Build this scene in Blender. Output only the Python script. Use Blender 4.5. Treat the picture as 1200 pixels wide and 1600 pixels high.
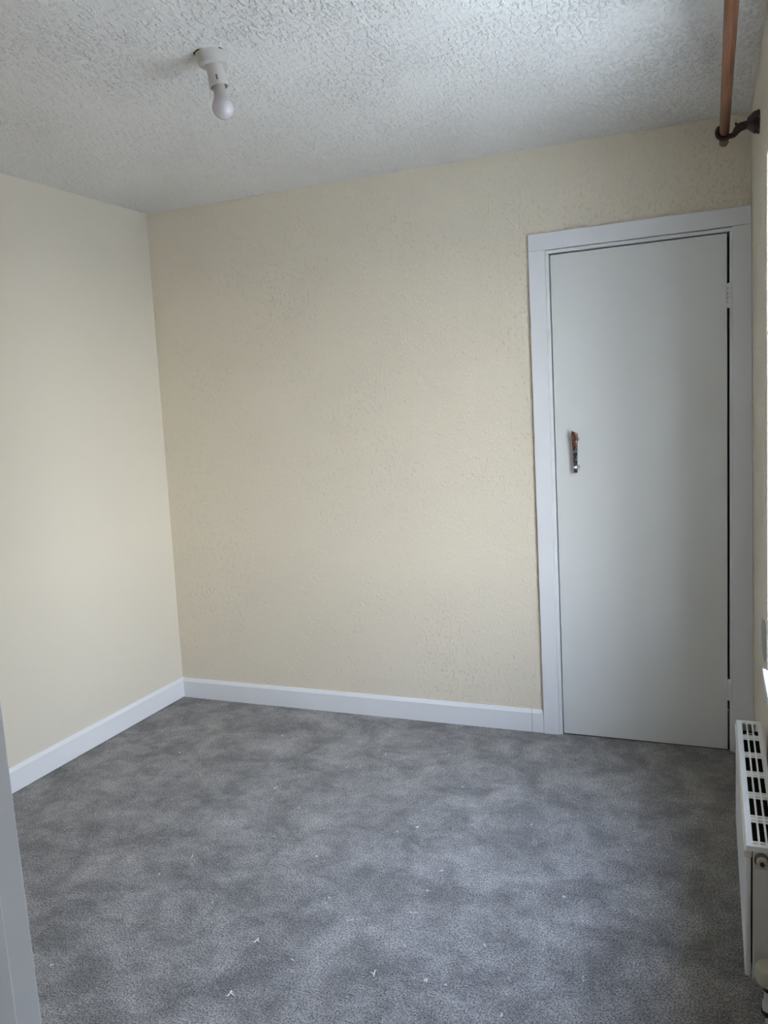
import bpy, bmesh, math, random
from mathutils import Vector, Matrix
for o in list(bpy.data.objects): bpy.data.objects.remove(o, do_unlink=True)
SC = bpy.context.scene; COL = SC.collection

# ---------------------------------------------------------------- camera
# X runs right along the back wall (y = 0), the room lies at y < 0, Z is up, metres
CAM = Vector((-0.1531, -3.3006, 1.4511))
cR = Vector((0.9256, 0.3738, -0.0589)); cU = Vector((0.0037, 0.1466, 0.9892)); cF = Vector((-0.3784, 0.9158, -0.1343))
cam_d = bpy.data.cameras.new('camera'); cam = bpy.data.objects.new('camera', cam_d); COL.objects.link(cam)
m3 = Matrix((cR, cU, -cF)).transposed()
cam.matrix_world = Matrix.Translation(CAM) @ m3.to_4x4()
cam_d.sensor_fit = 'VERTICAL'; cam_d.sensor_height = 24.0; cam_d.sensor_width = 18.0
cam_d.lens = 1249.4 / 1600 * 24.0
cam_d.clip_start = 0.02; cam_d.clip_end = 300
SC.camera = cam

# ---------------------------------------------------------------- world, exposure, window portal
SC.view_settings.view_transform = 'Standard'; SC.view_settings.look = 'None'
SC.view_settings.gamma = 1.0; SC.view_settings.use_curve_mapping = False
SC.view_settings.exposure = 1.74
W = bpy.data.worlds.new('overcast_sky'); SC.world = W; W.use_nodes = True
nt = W.node_tree; nt.nodes.clear()
tc = nt.nodes.new('ShaderNodeTexCoord'); sp = nt.nodes.new('ShaderNodeSeparateXYZ')
rp = nt.nodes.new('ShaderNodeValToRGB'); bg = nt.nodes.new('ShaderNodeBackground'); ow = nt.nodes.new('ShaderNodeOutputWorld')
nt.links.new(tc.outputs['Generated'], sp.inputs[0]); nt.links.new(sp.outputs['Z'], rp.inputs[0])
rp.color_ramp.elements[0].position = 0.0; rp.color_ramp.elements[0].color = (1.01, 0.94, 0.99, 1)
rp.color_ramp.elements[1].position = 0.9; rp.color_ramp.elements[1].color = (0.64, 0.74, 1.16, 1)
SUN = Vector((-0.06, -0.86, 0.50)).normalized()      # hazy sun off to the side of the house: broad glow around it
dt = nt.nodes.new('ShaderNodeVectorMath'); dt.operation = 'DOT_PRODUCT'; dt.inputs[1].default_value = SUN
nt.links.new(tc.outputs['Generated'], dt.inputs[0])
mx0 = nt.nodes.new('ShaderNodeMath'); mx0.operation = 'MAXIMUM'; mx0.inputs[1].default_value = 0.0; nt.links.new(dt.outputs['Value'], mx0.inputs[0])
pw = nt.nodes.new('ShaderNodeMath'); pw.operation = 'POWER'; pw.inputs[1].default_value = 2.0; nt.links.new(mx0.outputs[0], pw.inputs[0])
ma = nt.nodes.new('ShaderNodeMath'); ma.operation = 'MULTIPLY_ADD'; ma.inputs[1].default_value = 4.0; ma.inputs[2].default_value = 8.0; nt.links.new(pw.outputs[0], ma.inputs[0])
nt.links.new(rp.outputs[0], bg.inputs[0]); nt.links.new(ma.outputs[0], bg.inputs[1])
nt.links.new(bg.outputs[0], ow.inputs[0])
HR, HL = 2.40, 2.4187                      # ceiling height at the right and left corners of the back wall
WY0, WY1, WZ0, WZ1 = -1.92, -0.862, 0.630, 2.04   # the window opening in the right wall
pl = bpy.data.lights.new('window_portal', 'AREA'); pl.shape = 'RECTANGLE'; pl.size = WY1-WY0; pl.size_y = WZ1-WZ0
pl.cycles.is_portal = True
po = bpy.data.objects.new('window_portal', pl); COL.objects.link(po)
po.matrix_world = Matrix.Translation((0.29, (WY0+WY1)/2, (WZ0+WZ1)/2)) @ Matrix(((0,0,1),(1,0,0),(0,1,0))).to_4x4()
sn = bpy.data.lights.new('sun', 'SUN'); sn.energy = 16.0; sn.angle = 0.05; sn.color = (1.0, 0.96, 0.9)
so = bpy.data.objects.new('sun', sn); COL.objects.link(so)      # high behind the house: it lights the ground outside, never the room
so.rotation_euler = SUN.to_track_quat('Z', 'Y').to_euler()
# faint fill light added in the landing behind the camera, no lamp known there
hl = bpy.data.lights.new('landing_fill', 'AREA'); hl.shape = 'DISK'; hl.size = 0.35; hl.energy = 0.3; hl.color = (1.0, 0.96, 0.9)
ho = bpy.data.objects.new('landing_fill', hl); COL.objects.link(ho); ho.location = (-0.9, -3.75, 2.34)

# ---------------------------------------------------------------- materials
def mat(name, col, rough=0.5, metal=0.0, spec=0.5, bump=None, colvar=None, coat=0.0):
    m = bpy.data.materials.new(name); m.use_nodes = True; t = m.node_tree; b = t.nodes['Principled BSDF']
    b.inputs['Base Color'].default_value = (*col, 1); b.inputs['Roughness'].default_value = rough
    b.inputs['Metallic'].default_value = metal; b.inputs['Specular IOR Level'].default_value = spec
    b.inputs['Coat Weight'].default_value = coat
    tc = t.nodes.new('ShaderNodeTexCoord')
    if colvar:                              # (scale, other colour, low, high)
        n = t.nodes.new('ShaderNodeTexNoise'); n.inputs['Scale'].default_value = colvar[0]; n.inputs['Detail'].default_value = 4
        r = t.nodes.new('ShaderNodeValToRGB'); r.color_ramp.elements[0].position = colvar[2]; r.color_ramp.elements[1].position = colvar[3]
        r.color_ramp.elements[0].color = (*col, 1); r.color_ramp.elements[1].color = (*colvar[1], 1)
        t.links.new(tc.outputs['Object'], n.inputs['Vector']); t.links.new(n.outputs['Fac'], r.inputs[0]); t.links.new(r.outputs[0], b.inputs['Base Color'])
    if bump:                                # (scale, strength, distance)
        n = t.nodes.new('ShaderNodeTexNoise'); n.inputs['Scale'].default_value = bump[0]; n.inputs['Detail'].default_value = 3
        p = t.nodes.new('ShaderNodeBump'); p.inputs['Strength'].default_value = bump[1]; p.inputs['Distance'].default_value = bump[2]
        t.links.new(tc.outputs['Object'], n.inputs['Vector']); t.links.new(n.outputs['Fac'], p.inputs['Height']); t.links.new(p.outputs[0], b.inputs['Normal'])
    return m

def N(t, typ, **kw):
    n = t.nodes.new(typ)
    for k, v in kw.items():
        if k in n.inputs: n.inputs[k].default_value = v
        else: setattr(n, k, v)
    return n

def chip_wall(name, col, scale, lo, hi, dist, stretch, fine, patch=None, rough=0.55):
    """Painted textured paper or stippled plaster: raised chips over a fine grain."""
    m = bpy.data.materials.new(name); m.use_nodes = True; t = m.node_tree; L = t.links.new; b = t.nodes['Principled BSDF']
    b.inputs['Roughness'].default_value = rough; b.inputs['Base Color'].default_value = (*col, 1)
    b.inputs['Specular IOR Level'].default_value = 0.35
    tc = N(t, 'ShaderNodeTexCoord'); mp = N(t, 'ShaderNodeMapping'); mp.inputs['Scale'].default_value = stretch
    L(tc.outputs['Object'], mp.inputs['Vector'])
    n1 = N(t, 'ShaderNodeTexNoise', Scale=scale, Detail=2.0, Roughness=0.55, Distortion=0.4)
    L(mp.outputs[0], n1.inputs['Vector'])
    r1 = N(t, 'ShaderNodeMapRange'); r1.interpolation_type = 'SMOOTHSTEP'
    r1.inputs['From Min'].default_value = lo; r1.inputs['From Max'].default_value = hi
    L(n1.outputs['Fac'], r1.inputs['Value'])
    h = r1.outputs[0]
    if patch:
        n3 = N(t, 'ShaderNodeTexNoise', Scale=patch[0], Detail=2.0)
        L(tc.outputs['Object'], n3.inputs['Vector'])
        r3 = N(t, 'ShaderNodeMapRange'); r3.inputs['From Min'].default_value = patch[1]; r3.inputs['From Max'].default_value = patch[2]; r3.inputs['To Min'].default_value = patch[3]
        L(n3.outputs['Fac'], r3.inputs['Value'])
        mm = N(t, 'ShaderNodeMath', operation='MULTIPLY'); L(h, mm.inputs[0]); L(r3.outputs[0], mm.inputs[1]); h = mm.outputs[0]
    n2 = N(t, 'ShaderNodeTexNoise', Scale=fine[0], Detail=3.0)
    L(tc.outputs['Object'], n2.inputs['Vector'])
    a = N(t, 'ShaderNodeMath', operation='MULTIPLY_ADD'); a.inputs[1].default_value = fine[1]
    L(n2.outputs['Fac'], a.inputs[0]); L(h, a.inputs[2])
    # slow undulation of the plaster under the paint
    n4 = N(t, 'ShaderNodeTexNoise', Scale=5.0, Detail=2.0); L(tc.outputs['Object'], n4.inputs['Vector'])
    a2 = N(t, 'ShaderNodeMath', operation='MULTIPLY_ADD'); a2.inputs[1].default_value = 1.5
    L(n4.outputs['Fac'], a2.inputs[0]); L(a.outputs[0], a2.inputs[2])
    bp = N(t, 'ShaderNodeBump', Strength=1.0, Distance=dist); L(a2.outputs[0], bp.inputs['Height']); L(bp.outputs[0], b.inputs['Normal'])
    return m

CREAM = (0.81, 0.727, 0.585)
M_BACK = chip_wall('cream_woodchip', CREAM, 84, 0.53, 0.73, 0.0024, (1.2, 1.0, 0.75), (220, 0.16), (2.2, 0.32, 0.60, 0.35))
M_LEFT = chip_wall('cream_smooth', (0.755, 0.695, 0.58), 30, 0.70, 0.85, 0.0007, (1, 1, 1), (120, 0.12))
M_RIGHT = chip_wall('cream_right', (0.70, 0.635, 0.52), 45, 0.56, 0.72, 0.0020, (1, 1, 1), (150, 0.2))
M_CEIL = chip_wall('stippled_ceiling', (0.865, 0.855, 0.83), 74, 0.44, 0.72, 0.0062, (1.25, 0.62, 1), (150, 0.22), (2.6, 0.34, 0.58, 0.35), 0.5)
M_TRIM = mat('white_gloss', (0.82, 0.82, 0.835), 0.38, bump=(25, 0.25, 0.0006))
M_DOOR = mat('door_paint', (0.76, 0.765, 0.75), 0.42, bump=(9, 0.25, 0.001))
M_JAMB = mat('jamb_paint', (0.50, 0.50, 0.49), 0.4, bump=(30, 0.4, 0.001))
M_RAD = mat('radiator_enamel', (0.83, 0.85, 0.86), 0.3)
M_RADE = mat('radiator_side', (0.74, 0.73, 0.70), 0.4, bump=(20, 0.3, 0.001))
M_SEAM = mat('radiator_seam', (0.68, 0.63, 0.53), 0.45)
M_DARK = mat('dark_gap', (0.02, 0.018, 0.016), 0.8)
M_BLACK = mat('black_plastic', (0.02, 0.02, 0.022), 0.4)
M_CHROME = mat('chrome', (0.85, 0.85, 0.87), 0.06, 1.0)
M_CREAMP = mat('cream_plastic', (0.50, 0.48, 0.37), 0.45)
M_PIPE = mat('painted_pipe', (0.66, 0.69, 0.66), 0.4)
M_PVC = mat('white_pvc', (0.84, 0.86, 0.88), 0.3)
M_SILL = mat('white_sill', (0.84, 0.87, 0.90), 0.3)
M_PLAST = mat('white_plastic', (0.62, 0.59, 0.55), 0.4)
M_BULB = mat('bulb_diffuser', (0.66, 0.62, 0.64), 0.05, coat=1.0)
M_BULBN = mat('bulb_neck', (0.55, 0.53, 0.48), 0.35)
M_MAHOG = mat('dark_mahogany', (0.016, 0.005, 0.004), 0.35, colvar=(30, (0.032, 0.008, 0.004), 0.4, 0.7))
M_PLASTER = mat('bare_plaster', (0.42, 0.40, 0.41), 0.8, bump=(60, 0.6, 0.001))
M_LINT = mat('pale_wool', (0.80, 0.80, 0.80), 0.9)
M_OUT = mat('outside_paving', (0.42, 0.42, 0.41), 0.9, colvar=(0.6, (0.36, 0.37, 0.34), 0.35, 0.65))
M_HANDLE = mat('tortoiseshell_bronze', (0.02, 0.015, 0.018), 0.16, 0.0, coat=0.6)
def handle_nodes():
    t = M_HANDLE.node_tree; b = t.nodes['Principled BSDF']; L = t.links.new
    tc = N(t, 'ShaderNodeTexCoord'); n = N(t, 'ShaderNodeTexNoise', Scale=110.0, Detail=2.0, Distortion=1.5); L(tc.outputs['Object'], n.inputs[0])
    sp = N(t, 'ShaderNodeSeparateXYZ'); L(tc.outputs['Object'], sp.inputs[0])
    r = N(t, 'ShaderNodeValToRGB'); cr = r.color_ramp
    cr.elements[0].position = 0.50; cr.elements[0].color = (0.012, 0.010, 0.014, 1)
    cr.elements[1].position = 0.66; cr.elements[1].color = (0.30, 0.24, 0.26, 1)
    r2 = N(t, 'ShaderNodeValToRGB'); r2.color_ramp.elements[0].position = 0.46; r2.color_ramp.elements[0].color = (0.26, 0.085, 0.030, 1)
    r2.color_ramp.elements[1].position = 0.54; r2.color_ramp.elements[1].color = (0.03, 0.008, 0.008, 1)
    L(n.outputs['Fac'], r.inputs[0]); L(n.outputs['Fac'], r2.inputs[0])
    mr = N(t, 'ShaderNodeMapRange'); mr.inputs['From Min'].default_value = 1.232; mr.inputs['From Max'].default_value = 1.250; L(sp.outputs['Z'], mr.inputs['Value'])
    mx = N(t, 'ShaderNodeMix', data_type='RGBA'); L(mr.outputs[0], mx.inputs['Factor']); L(r.outputs[0], mx.inputs['A']); L(r2.outputs[0], mx.inputs['B'])
    L(mx.outputs['Result'], b.inputs['Base Color'])
handle_nodes()

def wood():
    m = bpy.data.materials.new('copper_brown_wood'); m.use_nodes = True; t = m.node_tree; L = t.links.new; b = t.nodes['Principled BSDF']
    tc = N(t, 'ShaderNodeTexCoord'); mp = N(t, 'ShaderNodeMapping'); mp.inputs['Scale'].default_value = (60, 2.5, 60); L(tc.outputs['Object'], mp.inputs[0])
    n = N(t, 'ShaderNodeTexNoise', Scale=2.0, Detail=5.0, Distortion=0.6); L(mp.outputs[0], n.inputs[0])
    r = N(t, 'ShaderNodeValToRGB'); r.color_ramp.elements[0].position = 0.32; r.color_ramp.elements[0].color = (0.070, 0.025, 0.012, 1)
    r.color_ramp.elements[1].position = 0.70; r.color_ramp.elements[1].color = (0.25, 0.088, 0.032, 1)
    L(n.outputs['Fac'], r.inputs[0]); L(r.outputs[0], b.inputs['Base Color']); b.inputs['Roughness'].default_value = 0.4; b.inputs['Specular IOR Level'].default_value = 0.25
    return m
M_WOOD = wood()

def carpet():
    m = bpy.data.materials.new('grey_twist_carpet'); m.use_nodes = True; t = m.node_tree; L = t.links.new; b = t.nodes['Principled BSDF']
    tc = N(t, 'ShaderNodeTexCoord')
    # tufts: fine speckle of light and dark yarn
    n1 = N(t, 'ShaderNodeTexNoise', Scale=205.0, Detail=3.5, Roughness=0.8); L(tc.outputs['Object'], n1.inputs[0])
    r1 = N(t, 'ShaderNodeValToRGB'); r1.color_ramp.elements[0].position = 0.38; r1.color_ramp.elements[0].color = (0.040, 0.037, 0.035, 1)
    r1.color_ramp.elements[1].position = 0.62; r1.color_ramp.elements[1].color = (0.50, 0.475, 0.455, 1)
    L(n1.outputs['Fac'], r1.inputs[0])
    # pile brushed different ways: soft lighter and darker footprints
    n2 = N(t, 'ShaderNodeTexNoise', Scale=6.0, Detail=6.0, Roughness=0.70, Distortion=0.35); L(tc.outputs['Object'], n2.inputs[0])
    r2 = N(t, 'ShaderNodeMapRange'); r2.inputs['From Min'].default_value = 0.38; r2.inputs['From Max'].default_value = 0.66
    r2.inputs['To Min'].default_value = 0.70; r2.inputs['To Max'].default_value = 1.52; L(n2.outputs['Fac'], r2.inputs['Value'])
    n3 = N(t, 'ShaderNodeTexNoise', Scale=28.0, Detail=3.0, Roughness=0.6); L(tc.outputs['Object'], n3.inputs[0])
    r3 = N(t, 'ShaderNodeMapRange'); r3.inputs['From Min'].default_value = 0.3; r3.inputs['From Max'].default_value = 0.7
    r3.inputs['To Min'].default_value = 0.88; r3.inputs['To Max'].default_value = 1.12; L(n3.outputs['Fac'], r3.inputs['Value'])
    mm = N(t, 'ShaderNodeMath', operation='MULTIPLY'); L(r2.outputs[0], mm.inputs[0]); L(r3.outputs[0], mm.inputs[1])
    vm = N(t, 'ShaderNodeVectorMath', operation='SCALE'); L(r1.outputs[0], vm.inputs[0]); L(mm.outputs[0], vm.inputs['Scale'])
    L(vm.outputs[0], b.inputs['Base Color'])
    b.inputs['Roughness'].default_value = 0.95; b.inputs['Specular IOR Level'].default_value = 0.15
    b.inputs['Sheen Weight'].default_value = 0.25; b.inputs['Sheen Roughness'].default_value = 0.5
    bp = N(t, 'ShaderNodeBump', Strength=1.0, Distance=0.006); L(n1.outputs['Fac'], bp.inputs['Height'])
    bp2 = N(t, 'ShaderNodeBump', Strength=0.6, Distance=0.010); L(n3.outputs['Fac'], bp2.inputs['Height']); L(bp.outputs[0], bp2.inputs['Normal'])
    L(bp2.outputs[0], b.inputs['Normal'])
    return m
M_CARPET = carpet()
def glass():
    m = bpy.data.materials.new('window_glass'); m.use_nodes = True; t = m.node_tree; t.nodes.clear()
    o = t.nodes.new('ShaderNodeOutputMaterial'); mx = t.nodes.new('ShaderNodeMixShader'); tr = t.nodes.new('ShaderNodeBsdfTransparent'); gl = t.nodes.new('ShaderNodeBsdfGlossy')
    tr.inputs[0].default_value = (0.93, 0.96, 0.95, 1); gl.inputs['Roughness'].default_value = 0.02
    fr = t.nodes.new('ShaderNodeFresnel'); ge = t.nodes.new('ShaderNodeNewGeometry'); mr = t.nodes.new('ShaderNodeMapRange')
    mr.inputs['To Min'].default_value = 1.45; mr.inputs['To Max'].default_value = 1/1.45       # the same partial mirror from either side of the sheet
    t.links.new(ge.outputs['Backfacing'], mr.inputs['Value']); t.links.new(mr.outputs[0], fr.inputs[0])
    t.links.new(fr.outputs[0], mx.inputs[0]); t.links.new(tr.outputs[0], mx.inputs[1]); t.links.new(gl.outputs[0], mx.inputs[2]); t.links.new(mx.outputs[0], o.inputs[0])
    return m
M_GLASS = glass()

# ---------------------------------------------------------------- mesh helpers
def hexa(bm, c):                            # eight corners: bottom four anticlockwise, then top four
    v = [bm.verts.new(p) for p in c]
    for f in ((3,2,1,0),(4,5,6,7),(0,1,5,4),(1,2,6,5),(2,3,7,6),(3,0,4,7)): bm.faces.new([v[i] for i in f])
def box(bm, x0, x1, y0, y1, z0, z1):
    hexa(bm, [(x0,y0,z0),(x1,y0,z0),(x1,y1,z0),(x0,y1,z0),(x0,y0,z1),(x1,y0,z1),(x1,y1,z1),(x0,y1,z1)])
def ring_faces(bm, a, b):
    n = len(a)
    for i in range(n): bm.faces.new((a[i], a[(i+1) % n], b[(i+1) % n], b[i]))
def lathe(bm, prof, M=None, n=40, cap=True):    # prof = [(radius, height)], axis = local z
    M = M or Matrix.Identity(4); rings = []
    for r, z in prof:
        rings.append([bm.verts.new(M @ Vector((r*math.cos(2*math.pi*k/n), r*math.sin(2*math.pi*k/n), z))) for k in range(n)])
    for a, b in zip(rings, rings[1:]): ring_faces(bm, a, b)
    if cap:
        bm.faces.new(rings[0][::-1]); bm.faces.new(rings[-1])
def tube(bm, pts, rad, n=16):
    pts = [Vector(p) for p in pts]; rr = rad if isinstance(rad, (list, tuple)) else [rad]*len(pts); rings = []; up = None
    for i, p in enumerate(pts):
        d = (pts[min(i+1, len(pts)-1)] - pts[max(i-1, 0)]).normalized()
        a = d.orthogonal().normalized() if up is None else (up - d*up.dot(d)).normalized()
        up = a; b = d.cross(a)
        rings.append([bm.verts.new(p + (a*math.cos(2*math.pi*k/n) + b*math.sin(2*math.pi*k/n))*rr[i]) for k in range(n)])
    for a, b in zip(rings, rings[1:]): ring_faces(bm, a, b)
    bm.faces.new(rings[0][::-1]); bm.faces.new(rings[-1])
def extrude_prof(bm, prof, A, B, ax, ay):   # polygon prof (u,v) swept from point A to point B, u along ax, v along ay
    A, B, ax, ay = map(Vector, (A, B, ax, ay))
    a = [bm.verts.new(A + ax*u + ay*v) for u, v in prof]; b = [bm.verts.new(B + ax*u + ay*v) for u, v in prof]
    ring_faces(bm, a, b); bm.faces.new(a[::-1]); bm.faces.new(b)
def obj(name, bm, m, parent=None, bevel=0, smooth=False, seg=2, origin=None):
    bmesh.ops.recalc_face_normals(bm, faces=bm.faces)
    me = bpy.data.meshes.new(name); 
    if origin is not None: bmesh.ops.translate(bm, verts=bm.verts, vec=-Vector(origin))
    bm.to_mesh(me); bm.free(); me.materials.append(m)
    o = bpy.data.objects.new(name, me); COL.objects.link(o)
    if origin is not None: o.location = origin
    if smooth:
        for p in me.polygons: p.use_smooth = True
        try: me.set_sharp_from_angle(angle=math.radians(38))
        except Exception: pass
    if bevel:
        md = o.modifiers.new('bevel', 'BEVEL'); md.width = bevel; md.segments = seg; md.limit_method = 'ANGLE'; md.angle_limit = math.radians(40)
    if parent: o.parent = parent; o.matrix_parent_inverse = Matrix.Identity(4)
    if parent is not None and origin is None:
        o.location = -parent.location if parent.type == 'EMPTY' and parent.parent is None else o.location
    return o
def thing(name, label, cat, loc=(0,0,0), group=None):
    o = bpy.data.objects.new(name, None); COL.objects.link(o); o.location = loc; o['label'] = label; o['category'] = cat
    o.empty_display_size = 0.1
    if group: o['group'] = group
    return o
def struct(name, bm, m, label=None, cat=None, **kw):
    o = obj(name, bm, m, **kw); o['kind'] = 'structure'
    if label: o['label'] = label
    if cat: o['category'] = cat
    return o
B = bmesh.new

# ---------------------------------------------------------------- room shell
NY = -2.57                                  # inner face of the near wall, the one with the doorway
WL = lambda y, z: -2.7081 + 0.032*y + 0.0486*z/2.4187        # left wall, slightly off square
WR = lambda z: -0.0154*z/2.4                # right wall leans in by a centimetre and a half
bm = B()
g = [[None]*25 for _ in range(25)]
box(bm, -3.1, 0.0, -2.70, 0.0, -0.15, 0.0)
struct('floor', bm, M_CARPET, 'grey twist pile carpet with brushed light and dark patches', 'carpet')
bm = B()
cz = lambda x: HR + (HL-HR)*(-x)/2.66
hexa(bm, [(-3.1,-2.72,cz(-3.1)),(0.32,-2.72,cz(0.32)),(0.32,0.15,cz(0.32)),(-3.1,0.15,cz(-3.1)),(-3.1,-2.72,2.6),(0.32,-2.72,2.6),(0.32,0.15,2.6),(-3.1,0.15,2.6)])
struct('ceiling', bm, M_CEIL, 'white stippled plaster ceiling with a rough swirled finish', 'ceiling')
# back wall, with the cupboard opening
DX0, DX1, DZ = -0.757, -0.072, 2.012
T = 2.43
bm = B()
box(bm, -3.05, DX0, 0.0, 0.14, 0, T); box(bm, DX0, DX1, 0.0, 0.14, DZ, T); box(bm, DX1, 0.30, 0.0, 0.14, 0, T)
struct('wall_back', bm, M_BACK, 'cream woodchip papered wall facing the camera', 'wall')
# dark cupboard interior behind the door
bm = B()
box(bm, DX0-0.02, DX1+0.02, 0.44, 0.46, 0, DZ+0.02); box(bm, DX0-0.04, DX0-0.02, 0.14, 0.46, 0, DZ+0.02); box(bm, DX1+0.02, DX1+0.04, 0.14, 0.46, 0, DZ+0.02)
box(bm, DX0-0.04, DX1+0.04, 0.14, 0.46, DZ+0.02, DZ+0.04); box(bm, DX0-0.04, DX1+0.04, 0.0, 0.46, -0.04, -0.004)
struct('trim_4', bm, mat('cupboard_inside', (0.12, 0.11, 0.10), 0.8), 'unlit inside of the built-in cupboard behind the white door', 'cupboard lining')
bm = B()
def lw(y, z, t=0.0): return (WL(y, z)-t, y, z)
hexa(bm, [lw(-2.70,0,.12), lw(-2.70,0), lw(0,0), lw(0,0,.12), lw(-2.70,T,.12), lw(-2.70,T), lw(0,T), lw(0,T,.12)])
struct('wall_left', bm, M_LEFT, 'plain cream painted wall on the left', 'wall')
# right wall, in four blocks around the window
bm = B()
def rwb(y0, y1, z0, z1, t=0.27):
    hexa(bm, [(WR(z0),y0,z0),(t,y0,z0),(t,y1,z0),(WR(z0),y1,z0),(WR(z1),y0,z1),(t,y0,z1),(t,y1,z1),(WR(z1),y1,z1)])
rwb(-2.68, WY0, 0, T); rwb(WY1, 0, 0, T); rwb(WY0, WY1, 0, WZ0-0.022); rwb(WY0, WY1, WZ1, T)
wr = struct('wall_right', bm, M_RIGHT, 'cream window wall seen almost edge-on at the right', 'wall')
# a flake of paint missing beside the window
bm = B(); random.seed(4)
yc, zc = -0.665, 0.668
pts = [(-0.110,0.060),(-0.060,0.072),(-0.010,0.060),(0.060,0.045),(0.090,0.010),(0.080,-0.030),(0.050,-0.055),(-0.010,-0.062),(-0.070,-0.055),(-0.118,-0.020),(-0.125,0.025)]
f = [bm.verts.new((WR(zc+v)-0.0016, yc+u, zc+v)) for u, v in pts]; b_ = [bm.verts.new((WR(zc+v)+0.002, yc+u, zc+v)) for u, v in pts]
ring_faces(bm, f, b_); bm.faces.new(f); bm.faces.new(b_[::-1])
pp = obj('chipped_patch', bm, M_PLASTER, wr); pp['label'] = 'bare grey plaster where the cream paint has flaked off'

# near wall with the doorway the camera looks through
JX, JXR = -1.009, -0.062
bm = B(); box(bm, -3.05, JX-0.03, -2.68, NY, 0, T); box(bm, JXR+0.03, 0.27, -2.68, NY, 0, T); box(bm, JX-0.03, JXR+0.03, -2.68, NY, 2.05, T)
struct('wall_near', bm, M_LEFT, 'cream wall holding the room doorway beside the camera', 'wall')
bm = B()
box(bm, JX-0.03, JX, -2.69, NY, 0, 2.02); box(bm, JXR, JXR+0.03, -2.69, NY, 0, 2.02); box(bm, JX-0.03, JXR+0.03, -2.69, NY, 2.02, 2.05)
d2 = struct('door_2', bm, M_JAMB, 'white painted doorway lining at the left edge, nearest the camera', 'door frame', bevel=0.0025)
bm = B()
box(bm, JX, JX+0.013, -2.66, NY-0.048, 0, 2.007); box(bm, JXR-0.013, JXR, -2.66, NY-0.048, 0, 2.007); box(bm, JX, JXR, -2.66, NY-0.048, 2.007, 2.02)
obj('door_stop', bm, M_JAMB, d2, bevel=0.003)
bm = B(); lathe(bm, [(0.0035,0),(0.0035,0.0018),(0.002,0.003)], Matrix.Translation((JX, NY-0.008, 1.222)) @ Matrix.Rotation(math.pi/2, 4, 'Y'), 12)
obj('nail_head', bm, M_JAMB, d2, smooth=True)
# landing behind the camera
bm = B()
box(bm, -3.05, 0.3, -4.5, -2.70, -0.15, 0.0); struct('floor_2', bm, M_CARPET, 'grey carpet of the landing behind the camera', 'carpet')
bm = B(); box(bm, -1.7, 0.3, -4.5, -2.72, 2.42, 2.6); struct('ceiling_2', bm, M_LEFT, 'plain ceiling of the landing behind the camera', 'ceiling')
bm = B(); box(bm, -1.8, -1.7, -4.5, -2.68, 0, T); box(bm, 0.25, 0.35, -4.5, -2.68, 0, T); box(bm, -1.8, 0.35, -4.6, -4.5, 0, T)
struct('wall_landing', bm, M_LEFT, 'cream walls of the landing behind the camera', 'wall')

# ---------------------------------------------------------------- skirting boards
SK = [(0,0),(0.016,0),(0.016,0.086),(0.006,0.101),(0,0.101)]   # thickness, height
bm = B(); extrude_prof(bm, SK, (WL(0,0)+0.0, 0, 0.0), (-0.876, 0, 0.0), (0,-1,0), (0,0,1))
struct('baseboard_back', bm, M_TRIM, 'white skirting board along the back wall with a splayed top', 'skirting', bevel=0.0015)
bm = B(); extrude_prof(bm, SK, (-0.8745, 0, 0.0), (-0.824, 0, 0.0), (0,-1,0), (0,0,1))
struct('trim_2', bm, M_TRIM, 'short white skirting offcut butted against the door architrave', 'skirting', bevel=0.0015)
bm = B(); extrude_prof(bm, SK, (WL(0,0), -0.0, 0.004), (WL(NY,0), NY, 0.0), (1,0,0), (0,0,1))
struct('baseboard_left', bm, M_TRIM, 'white skirting board along the left wall', 'skirting', bevel=0.0015)
bm = B(); extrude_prof(bm, SK, (0, -0.0, 0.0), (0, NY, 0.0), (-1,0,0), (0,0,1))
struct('baseboard_right', bm, M_TRIM, 'white skirting board behind the radiator', 'skirting', bevel=0.0015)

# ---------------------------------------------------------------- cupboard door with its frame
ar = struct('trim_1', None or (lambda b: (box(b, -0.823, -0.757, -0.019, 0.0, 0, 2.0135), b)[1])(B()), M_TRIM, 'white flat architrave around the cupboard door', 'architrave', bevel=0.0018)
bm = B(); hexa(bm, [(-0.823,-0.019,2.0135),(WR(2.01)-0.0006,-0.019,2.0135),(WR(2.01)-0.0006,0,2.0135),(-0.823,0,2.0135),(-0.823,-0.019,2.079),(WR(2.08)-0.0006,-0.019,2.079),(WR(2.08)-0.0006,0,2.079),(-0.823,0,2.079)])
obj('head_board', bm, M_TRIM, ar, bevel=0.0018)
bm = B(); hexa(bm, [(-0.077,-0.019,0),(-0.0005,-0.019,0),(-0.0005,0,0),(-0.077,0,0),(-0.077,-0.019,2.0135),(WR(2.01)-0.0005,-0.019,2.0135),(WR(2.01)-0.0005,0,2.0135),(-0.077,0,2.0135)])
obj('side_board', bm, M_TRIM, ar, bevel=0.0018)
bm = B()                                    # lining inside the architrave
box(bm, -0.757, -0.7445, -0.012, 0.13, 0, 1.9985); box(bm, -0.0865, -0.0765, -0.012, 0.13, 0, 1.9985); box(bm, -0.757, -0.0765, -0.012, 0.13, 1.9985, 2.011)
obj('door_lining', bm, M_TRIM, ar, bevel=0.002)

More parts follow.
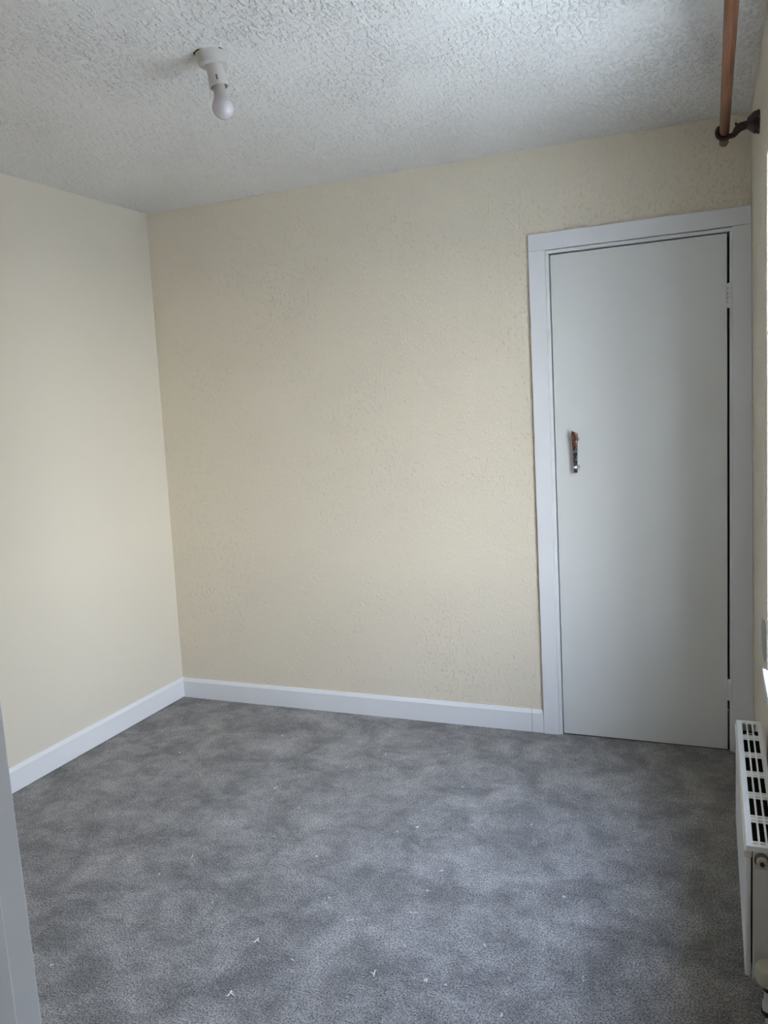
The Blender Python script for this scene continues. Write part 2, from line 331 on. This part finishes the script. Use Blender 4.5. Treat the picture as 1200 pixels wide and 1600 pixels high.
dr = thing('cupboard_door', 'flat white flush cupboard door closed in the back wall', 'door', (-0.0955, 0.0, 0.0))
bm = B(); box(bm, -0.7405, -0.0945, -0.004, 0.031, -0.001+0.006, 1.9935)
obj('door_leaf', bm, M_DOOR, dr, bevel=0.0015)
def hinge(z0, z1):
    h = B(); n = 5; s = (z1-z0)/n
    box(h, -0.0905, -0.0810, -0.0150, -0.0120, z0, z1)           # leaf let into the lining edge
    o = obj('hinge', h, M_TRIM, dr, bevel=0.0006)
    for k in range(n):
        c = B(); lathe(c, [(0.0040,0),(0.0052,0.001),(0.0052,s-0.003),(0.0040,s-0.002)], Matrix.Translation((-0.0915, -0.0100, z0+k*s+0.0007)), 16)
        p = obj('knuckle', c, M_TRIM, o, smooth=True)
    return o
hinge(1.725, 1.815); hinge(0.212, 0.300)

# handle: a tapering mottled bar on two chrome studs
hx = -0.6555
hd = thing('pull_handle', 'mottled brown and black tapering pull handle on two chrome studs', 'door handle', (hx, -0.03, 1.213))
bm = B()
prof = [(1.293,0.0125,0.0075),(1.288,0.0130,0.0085),(1.262,0.0118,0.0085),(1.225,0.0098,0.008),(1.18,0.0085,0.0075),(1.15,0.0078,0.007),(1.134,0.0076,0.007),(1.129,0.0066,0.006)]
rings = []
for z, a, b in prof:
    tilt = 0.006*(z-1.21)/0.08
    r = []
    for k in range(14):
        u = 2*math.pi*k/14; cx, cy = math.cos(u), math.sin(u)
        sx = math.copysign(abs(cx)**0.6, cx)*a; sy = math.copysign(abs(cy)**0.6, cy)*b
        r.append(bm.verts.new((hx+sx-0.002, -0.034+sy-tilt*0.5, z + (0.006*(-sx/a) if z > 1.28 else 0))))
    rings.append(r)
for a, b in zip(rings, rings[1:]): ring_faces(bm, a, b)
bm.faces.new(rings[0][::-1]); bm.faces.new(rings[-1])
obj('handle_bar', bm, M_HANDLE, hd, smooth=True, origin=(0,0,0)).location = (0,0,0)
for o in hd.children: o.location = -hd.location
for z in (1.262, 1.150):
    bm = B(); lathe(bm, [(0.0120,-0.0005),(0.0122,0.0015),(0.0110,0.0045),(0.0075,0.0070),(0.0050,0.0095),(0.0050,0.024)], Matrix.Translation((hx+0.001, -0.004, z)) @ Matrix.Rotation(math.pi/2, 4, 'X'), 24)
    st = obj('chrome_stud', bm, M_CHROME, hd, smooth=True); st['label'] = 'chrome stud'
bm = B(); lathe(bm, [(0.0085,0),(0.0108,0.001),(0.0112,0.005),(0.0108,0.010),(0.0085,0.011)], Matrix.Translation((hx-0.002, -0.034, 1.146)), 24)
cb = obj('collar', bm, M_CHROME, hd, smooth=True); cb['label'] = 'chrome collar'

# ---------------------------------------------------------------- window
wy0, wy1 = WY0, WY1
wn = thing('window_1', 'white plastic framed window beside the radiator', 'window', (0.23, (wy0+wy1)/2, WZ0)); wn['kind'] = 'structure'
bm = B(); fx0, fx1, fw = 0.20, 0.26, 0.055
box(bm, fx0, fx1, wy0, wy0+fw, WZ0, WZ1); box(bm, fx0, fx1, wy1-fw, wy1, WZ0, WZ1)
box(bm, fx0, fx1, wy0+fw, wy1-fw, WZ0, WZ0+fw); box(bm, fx0, fx1, wy0+fw, wy1-fw, WZ1-fw, WZ1)
ym = (wy0+wy1)/2; box(bm, fx0, fx1, ym-0.035, ym+0.035, WZ0+fw, WZ1-fw)
obj('window_frame', bm, M_PVC, wn, bevel=0.003)
for a, b in ((wy0+fw, ym-0.035), (ym+0.035, wy1-fw)):
    for gx_ in (0.218, 0.238):
            bm = B(); box(bm, gx_, gx_+0.004, a, b, WZ0+fw, WZ1-fw); obj('pane', bm, M_GLASS, wn)
bm = B(); box(bm, -0.018, -0.0045, wy1, -0.837, WZ0-0.020, WZ0+0.002); box(bm, -0.018, -0.0045, wy0-0.025, wy0, WZ0-0.020, WZ0+0.002)
hexa(bm, [(-0.018,wy0,WZ0-0.020),(0.21,wy0,WZ0-0.020),(0.21,wy1,WZ0-0.020),(-0.018,wy1,WZ0-0.020),(-0.018,wy0,WZ0+0.002),(0.21,wy0,WZ0+0.002),(0.21,wy1,WZ0+0.002),(-0.018,wy1,WZ0+0.002)])
struct('trim_3', bm, M_SILL, 'white window sill just above the radiator', 'window sill', bevel=0.003)
bm = B(); box(bm, 0.4, 6.5, -60, 60, -2.9, -2.7); struct('ground', bm, M_OUT, 'pale paving outside, one storey below the window', 'ground')
bm = B(); box(bm, 6.5, 60, -60, 60, -2.9, -2.76); struct('road', bm, mat('asphalt', (0.30, 0.285, 0.27), 0.9), 'grey road added beyond the paving to temper light bounced to the ceiling', 'road')  # far ground added in a darker tone to limit bounce onto the ceiling

# house added across the way to hold back daylight from that side
nh = thing('blocker_house', 'brick house added outside the window to block some daylight', 'house', (9.0, 6.8, -2.7))
def hpart(name, bm, m, par=None):
    o = obj(name, bm, m, par or nh)
    if par is None: o.location = -nh.location
    return o
M_BRICK = mat('dark_brick', (0.16, 0.10, 0.075), 0.85, colvar=(3, (0.21, 0.14, 0.10), 0.4, 0.6)); M_ROOF = mat('slate_roof', (0.07, 0.075, 0.08), 0.7)
bm = B(); box(bm, 9.0, 16.0, -1.6, 12.8, -2.7, 2.6); hpart('wall', bm, M_BRICK)
bm = B(); v = [bm.verts.new(p) for p in ((8.7,-1.9,2.6),(16.3,-1.9,2.6),(12.5,-1.9,5.2),(8.7,13.1,2.6),(16.3,13.1,2.6),(12.5,13.1,5.2))]
for f in ((0,1,2),(5,4,3),(0,2,5,3),(2,1,4,5),(1,0,3,4)): bm.faces.new([v[i] for i in f])
hpart('roof', bm, M_ROOF)
for yc in (0.6, 5.6, 10.6):
    for zc in (-1.2, 1.4):
        bm = B(); box(bm, 8.95, 9.02, yc-0.75, yc+0.75, zc-0.6, zc+0.6); w = hpart('window', bm, M_PVC)
        for a, b in ((-0.68, -0.03), (0.03, 0.68)):
            bm = B(); box(bm, 8.94, 8.96, yc+a, yc+b, zc-0.53, zc+0.53); obj('pane', bm, M_BLACK, w)

# ---------------------------------------------------------------- radiator
RY0, RY1, RT, RB = -1.512, -0.800, 0.450, 0.137
rd = thing('radiator', 'low white panel radiator with slotted top grille under the window', 'radiator', (-0.05, (RY0+RY1)/2, 0.0))
bm = B(); box(bm, -0.0865, -0.0745, RY0, RY1, RB, RT-0.022)      # front panel with two cut lower corners
obj('front_panel', bm, M_RAD, rd, bevel=0.004, seg=3)
bm = B(); box(bm, -0.0890, -0.0730, RY0-0.001, RY1+0.001, RT-0.030, RT-0.010)
sm_ = obj('top_seam', bm, M_SEAM, rd, bevel=0.004, seg=3); sm_['label'] = 'yellowed rolled top seam'
bm = B(); box(bm, -0.0260, -0.0190, RY0, RY1, RB, RT-0.022); obj('rear_panel', bm, M_RAD, rd, bevel=0.004, seg=3)
bm = B()
k = RY0+0.02
while k < RY1-0.004: box(bm, -0.0738, -0.0265, k, k+0.0015, RB+0.02, RT-0.028); k += 0.011
fn = obj('convector_fins', bm, M_DARK, rd); fn['kind'] = 'stuff'  # shade inside the radiator is put into the fins' near-black colour
# grille: four rails joined by cross bars; three slots per group, two thin slits between groups
gx = [(-0.0835,-0.0705),(-0.0600,-0.0555),(-0.0450,-0.0405),(-0.0300,-0.0190)]
zt0, zt1 = RT-0.0015, RT
bm = B()
for a, b in gx: box(bm, a, b, RY0, RY1, zt0, zt1)
ng = 6; pitch = (RY1-RY0-0.012)/ng
for i in range(ng+1):
    yc = RY0+0.006+i*pitch
    for s0, s1 in ((-0.0165,-0.0095),(-0.0062,0.0062),(0.0095,0.0165)):
        a, b = max(yc+s0, RY0), min(yc+s1, RY1)
        if b > a:
            for (p, q), (r, s) in zip(gx, gx[1:]): box(bm, q, r, a, b, zt0, zt1)
obj('top_grille', bm, M_RAD, rd)
bm = B()                                     # folded rim of the grille
box(bm, -0.0845, -0.0830, RY0-0.001, RY1+0.001, RT-0.012, RT); box(bm, -0.0195, -0.0180, RY0-0.001, RY1+0.001, RT-0.012, RT)
box(bm, -0.0830, -0.0195, RY0-0.001, RY0+0.0005, RT-0.012, RT); box(bm, -0.0830, -0.0195, RY1-0.0005, RY1+0.001, RT-0.012, RT)
obj('grille_rim', bm, M_RAD, rd, bevel=0.0006)
for y in (RY0, RY1):
    bm = B(); s = 1 if y == RY0 else -1
    y0, y1 = sorted((y, y+s*0.0015)); box(bm, -0.0715, -0.0335, y0, y1, RB, RT-0.012)
    y2, y3 = sorted((y-s*0.0015, y)); box(bm, -0.0690, -0.0360, y2, y3, RB+0.04, RT-0.05)      # pressed field
    obj('side_panel', bm, M_RADE, rd, bevel=0.0008)
# hanging strap seen through the far slots
bm = B(); tube(bm, [(-0.066, RY1-0.062, RT-0.02), (-0.055, RY1-0.052, RT-0.018), (-0.045, RY1-0.052, RT-0.018), (-0.034, RY1-0.064, RT-0.02)], 0.0016, 8)
obj('hanging_strap', bm, M_SEAM, rd)
# blanking plug and air vent on the near end
Mv = Matrix.Translation((-0.0535, RY0-0.001, 0.4215)) @ Matrix.Rotation(math.pi/2, 4, 'X')
bm = B(); lathe(bm, [(0.0150,-0.002),(0.0155,0.006),(0.0140,0.008)], Mv, 32)
pg = obj('plug', bm, mat('dull_brass', (0.16, 0.15, 0.13), 0.35, 0.7), rd, smooth=True); pg['label'] = 'dark metal end plug'
bm = B(); lathe(bm, [(0.0112,0.006),(0.0112,0.016),(0.0100,0.018),(0.0052,0.018)], Mv, 24); obj('plug_cap', bm, M_CREAMP, pg, smooth=True)
bm = B(); lathe(bm, [(0.0050,0.017),(0.0050,0.021),(0.0032,0.0215),(0.0030,0.019)], Mv, 20); obj('air_vent', bm, M_BLACK, pg, smooth=True)

# valve and its pipe, standing at the near end of the radiator
vx, vy = -0.0400, -1.570
vt = thing('radiator_valve', 'cream ribbed radiator valve cap on a white pipe below the radiator end', 'radiator valve', (vx, vy, 0.0))
bm = B(); n = 48; prof = [(0.0265,0.176,0),(0.0275,0.180,1),(0.0280,0.206,1),(0.0262,0.2115,0),(0.010,0.2130,0)]; rings = []
for r, z, rib in prof: rings.append([bm.verts.new((vx+(r+(0.0009 if (k//2) % 2 and rib else 0))*math.cos(2*math.pi*k/n), vy+(r+(0.0009 if (k//2) % 2 and rib else 0))*math.sin(2*math.pi*k/n), z)) for k in range(n)])
for a, b in zip(rings, rings[1:]): ring_faces(bm, a, b)
bm.faces.new(rings[0][::-1]); bm.faces.new(rings[-1]); obj('valve_cap', bm, M_CREAMP, vt, smooth=True)
bm = B(); lathe(bm, [(0.0125,0.156),(0.0150,0.160),(0.0150,0.1755),(0.0200,0.1758)], Matrix.Translation((vx, vy, 0)), 24)
ck = obj('valve_neck', bm, M_BLACK, vt, smooth=True)
bm = B(); lathe(bm, [(0.0120,0.108),(0.0148,0.111),(0.0148,0.126),(0.0115,0.130),(0.0115,0.155)], Matrix.Translation((vx, vy, 0)), 24)
tube(bm, [(vx, vy, 0.150), (vx, vy+0.030, 0.152), (vx, RY0-0.0022, 0.153)], [0.010, 0.0095, 0.0095], 20)
obj('valve_body', bm, M_PIPE, vt, smooth=True)
bm = B(); lathe(bm, [(0.0165,0.100),(0.0165,0.112)], Matrix.Translation((vx, vy, 0)), 6); obj('pipe_nut', bm, M_BLACK, vt)
bm = B(); tube(bm, [(vx, vy, 0.105), (vx, vy, 0.06), (vx, vy, 0.0)], 0.0078, 20); obj('pipe', bm, M_PIPE, vt, smooth=True)

# ---------------------------------------------------------------- curtain pole and brackets
PX, PZ = -0.111, 2.205
cp = thing('curtain_pole', 'copper brown wooden curtain pole running towards the camera by the ceiling', 'curtain pole', (PX, -1.3, PZ))
bm = B(); tube(bm, [(PX,-0.408,PZ),(PX,-0.412,PZ),(PX,-1.2,PZ),(PX,-2.30,PZ),(PX,-2.304,PZ)], [0.0125,0.0142,0.0142,0.0142,0.0125], 28)
obj('pole', bm, M_WOOD, cp, smooth=True)
def bracket(y, label, zc=2.205):
    br = thing('pole_bracket', label, 'curtain bracket', (0.0, y, zc), 'curtain pole brackets')
    xw = WR(zc)
    bm = B()                                 # cup: a ring open at the upper wall side
    R_, r_ = 0.0195, 0.0052; pts = []
    for k in range(27):
        a = math.radians(60 - 300*k/26)
        pts.append((PX + R_*math.cos(a), y, zc + R_*math.sin(a)))
    pts = [(PX+R_*math.cos(math.radians(a)), y, zc+R_*math.sin(math.radians(a))) for a in range(-395, -109, 11)][::-1]
    pts = [(PX+R_*math.cos(math.radians(a)), y, zc+R_*math.sin(math.radians(a))) for a in range(128, 330, 9)]
    tube(bm, pts, [0.0060]+[0.0076]*(len(pts)-2)+[0.0080], 12)
    obj('cup', bm, M_MAHOG, br, smooth=True)
    bm = B()                                 # arm curling up from the cup to the wall plate
    tube(bm, [(PX+0.014, y, zc-0.016), (PX+0.026, y, zc-0.013), (PX+0.034, y, zc-0.002), (PX+0.044, y, zc+0.006), (PX+0.060, y, zc+0.009), (PX+0.078, y, zc+0.011), (xw-0.012, y, zc+0.012)],
         [0.0075, 0.009, 0.0115, 0.0135, 0.0125, 0.0135, 0.018], 16)
    tube(bm, [(PX+0.040, y, zc+0.008), (PX+0.033, y, zc+0.016), (PX+0.030, y, zc+0.021)], [0.007, 0.0045, 0.0015], 10)
    obj('arm', bm, M_MAHOG, br, smooth=True)
    bm = B(); Mx = Matrix.Translation((xw, y, zc+0.013)) @ Matrix.Rotation(-math.pi/2, 4, 'Y')
    n = 40; rings = []
    for r, z in [(0.031,0.0002),(0.034,0.003),(0.031,0.008),(0.032,0.014),(0.028,0.020),(0.024,0.024),(0.0165,0.034)]:
        rings.append([bm.verts.new(Mx @ Vector(((r*(1+0.07*math.cos(8*2*math.pi*k/n)*(z < .012)))*math.cos(2*math.pi*k/n), r*(1+0.07*math.cos(8*2*math.pi*k/n)*(z < .012))*math.sin(2*math.pi*k/n), z))) for k in range(n)])
    for a, b in zip(rings, rings[1:]): ring_faces(bm, a, b)
    bm.faces.new(rings[0][::-1]); bm.faces.new(rings[-1])
    wp = obj('wall_plate', bm, M_MAHOG, br, smooth=True)
    bm = B(); lathe(bm, [(0.0028,0),(0.0028,0.003),(0.0015,0.0042)], Matrix.Translation((xw-0.009, y-0.006, zc-0.013)) @ Matrix.Rotation(-math.pi/2, 4, 'Y'), 14)
    obj('screw', bm, M_CHROME, wp, smooth=True)
bracket(-0.525, 'dark mahogany bracket holding the far end of the curtain pole')
bracket(-2.20, 'dark mahogany bracket holding the near end of the curtain pole')

# ---------------------------------------------------------------- ceiling lampholder and bulb
lc = Vector((-1.394, -1.315, 0)); lz = cz(lc.x); lc.z = lz
lf = thing('ceiling_lampholder', 'white batten lampholder on the ceiling with its bare unlit bulb', 'light fitting', lc)
bm = B(); lathe(bm, [(0.0470,0.001),(0.0475,-0.004),(0.0450,-0.013),(0.0410,-0.024),(0.0390,-0.0275),(0.031,-0.0295),(0.010,-0.030)][::-1], Matrix.Translation(lc), 56)
obj('ceiling_base', bm, M_PLAST, lf, smooth=True)
# the crumbling dark gaps along the rim where the plaster has come away
for a0, a1, n in ((206, 258, 14), (322, 338, 5)):
    rnd = random.Random(a0); bm = B(); ins, out = [], []
    for k in range(n+1):
        a_ = math.radians(a0+(a1-a0)*k/n); e = 0.0 if k in (0, n) else 0.0012+rnd.random()*0.0026
        for lst, rr in ((ins, 0.0460), (out, 0.0478+e)):
            lst.append([bm.verts.new(lc + Vector((math.cos(a_)*rr, math.sin(a_)*rr, z))) for z in (-0.0012, 0.002)])
    for k in range(n):
        bm.faces.new((ins[k][0], ins[k+1][0], out[k+1][0], out[k][0])); bm.faces.new((out[k][0], out[k+1][0], out[k+1][1], out[k][1]))
        bm.faces.new((ins[k][1], out[k][1], out[k+1][1], ins[k+1][1])); bm.faces.new((ins[k][0], ins[k][1], ins[k+1][1], ins[k+1][0]))
    bm.faces.new((ins[0][0], out[0][0], out[0][1], ins[0][1])); bm.faces.new((ins[n][0], ins[n][1], out[n][1], out[n][0]))
    gp = obj('rim_gap', bm, M_DARK, lf); gp['label'] = 'dark broken gap at the rim'
th = math.radians(8.0); axis = (Vector((0,0,-1))*math.cos(th) + Vector((cR.x, cR.y, 0)).normalized()*math.sin(th)).normalized()
zx = -axis; xx = zx.orthogonal().normalized(); yy = zx.cross(xx)
A = Matrix.Translation(lc + Vector((0.002, 0, -0.025))) @ Matrix((xx, yy, zx)).transposed().to_4x4()
bm = B(); lathe(bm, [(0.0245,0.0),(0.0232,-0.008),(0.0240,-0.030),(0.0258,-0.052),(0.0264,-0.0590),(0.0234,-0.0593),(0.0215,-0.040)], A, 44)
hs = obj('holder_skirt', bm, M_PLAST, lf, smooth=True)
# slot facing the camera
d = (CAM - lc); d = (d - zx*d.dot(zx)).normalized(); s = zx.cross(d).normalized(); cc = A.translation + axis*0.042 + d*0.0250 + s*0.000
bm = B(); hexa(bm, [tuple(cc + s*a*0.0016 + zx*b*0.0065 + d*c_*0.0012) for c_ in (-1, 1) for a, b in ((-1,-1),(1,-1),(1,1),(-1,1))])
obj('slot', bm, M_BLACK, hs)
bm = B(); lathe(bm, [(0.0165,-0.036),(0.0172,-0.076),(0.0205,-0.086),(0.0255,-0.096),(0.0262,-0.0985)], A, 44); obj('bulb_neck', bm, M_BULBN, lf, smooth=True)
bm = B(); R0 = 0.0300; zc0 = -0.1132
pr = [(R0*math.cos(t), zc0 + R0*math.sin(t)) for t in [math.radians(28 - 118*k/18) for k in range(19)]]; pr[-1] = (0.0006, zc0-R0)
lathe(bm, [(0.0262,-0.0982)] + pr[:], A, 48); bb = obj('bulb', bm, M_BULB, lf, smooth=True); bb['label'] = 'white frosted bulb'

# ---------------------------------------------------------------- loose tufts lying on the carpet
random.seed(11)
def lint_mesh(seed):
    rnd = random.Random(seed); bm = B()
    for j in range(rnd.choice((1, 2, 2, 3))):
        p = Vector((rnd.uniform(-.002,.002), rnd.uniform(-.002,.002), 0.0015)); a = rnd.uniform(0, 6.28); pts = [tuple(p)]
        for s_ in range(4):
            a += rnd.uniform(-.8,.8); p = p + Vector((math.cos(a), math.sin(a), 0))*rnd.uniform(.0015,.0032); p.z = 0.0012 + rnd.random()*0.0022; pts.append(tuple(p))
        tube(bm, pts, [0.0007,0.0013,0.0014,0.0012,0.0006], 6)
    me = bpy.data.meshes.new('carpet_fluff'); bmesh.ops.recalc_face_normals(bm, faces=bm.faces); bm.to_mesh(me); bm.free(); me.materials.append(M_LINT)
    return me
LM = [lint_mesh(s) for s in range(8)]
def place(px, py):                           # seen position -> point on the floor
    d = cF*1249.4 + cR*(px-600) + cU*(800-py); k = -CAM.z/d.z; return CAM + d*k
spots = [(431,1232),(426,1307),(620,1299),(649,1293),(511,1402),(546,1439),(687,1362),(633,1477),(358,1553),(85,1507),(545,1560),(698,1542),(671,1393),(645,1427),(469,1264),(497,1338),(586,1522),(460,1502),(784,1590),(668,1530),
         (283,1176),(300,1340),(250,1365),(330,1410),(400,1470),(720,1230),(830,1290),(880,1400),(760,1480),(910,1530),(540,1200),(600,1180),(440,1150),(700,1180),(980,1330)]
for i, (px, py) in enumerate(spots):
    p = place(px, py); me = LM[i % len(LM)]
    if p.y > -0.03 or p.x < WL(p.y,0)+0.03: continue
    o = bpy.data.objects.new('carpet_fluff', me); COL.objects.link(o); o.location = (p.x, p.y, 0.0); o.rotation_euler = (0, 0, random.uniform(0, 6.28))
    sc = random.uniform(0.9, 1.5); o.scale = (sc, sc, 1.0)
    o['label'] = 'tiny pale wool fluff lying loose on the grey carpet'; o['category'] = 'fluff'; o['group'] = 'loose fluff on the carpet'
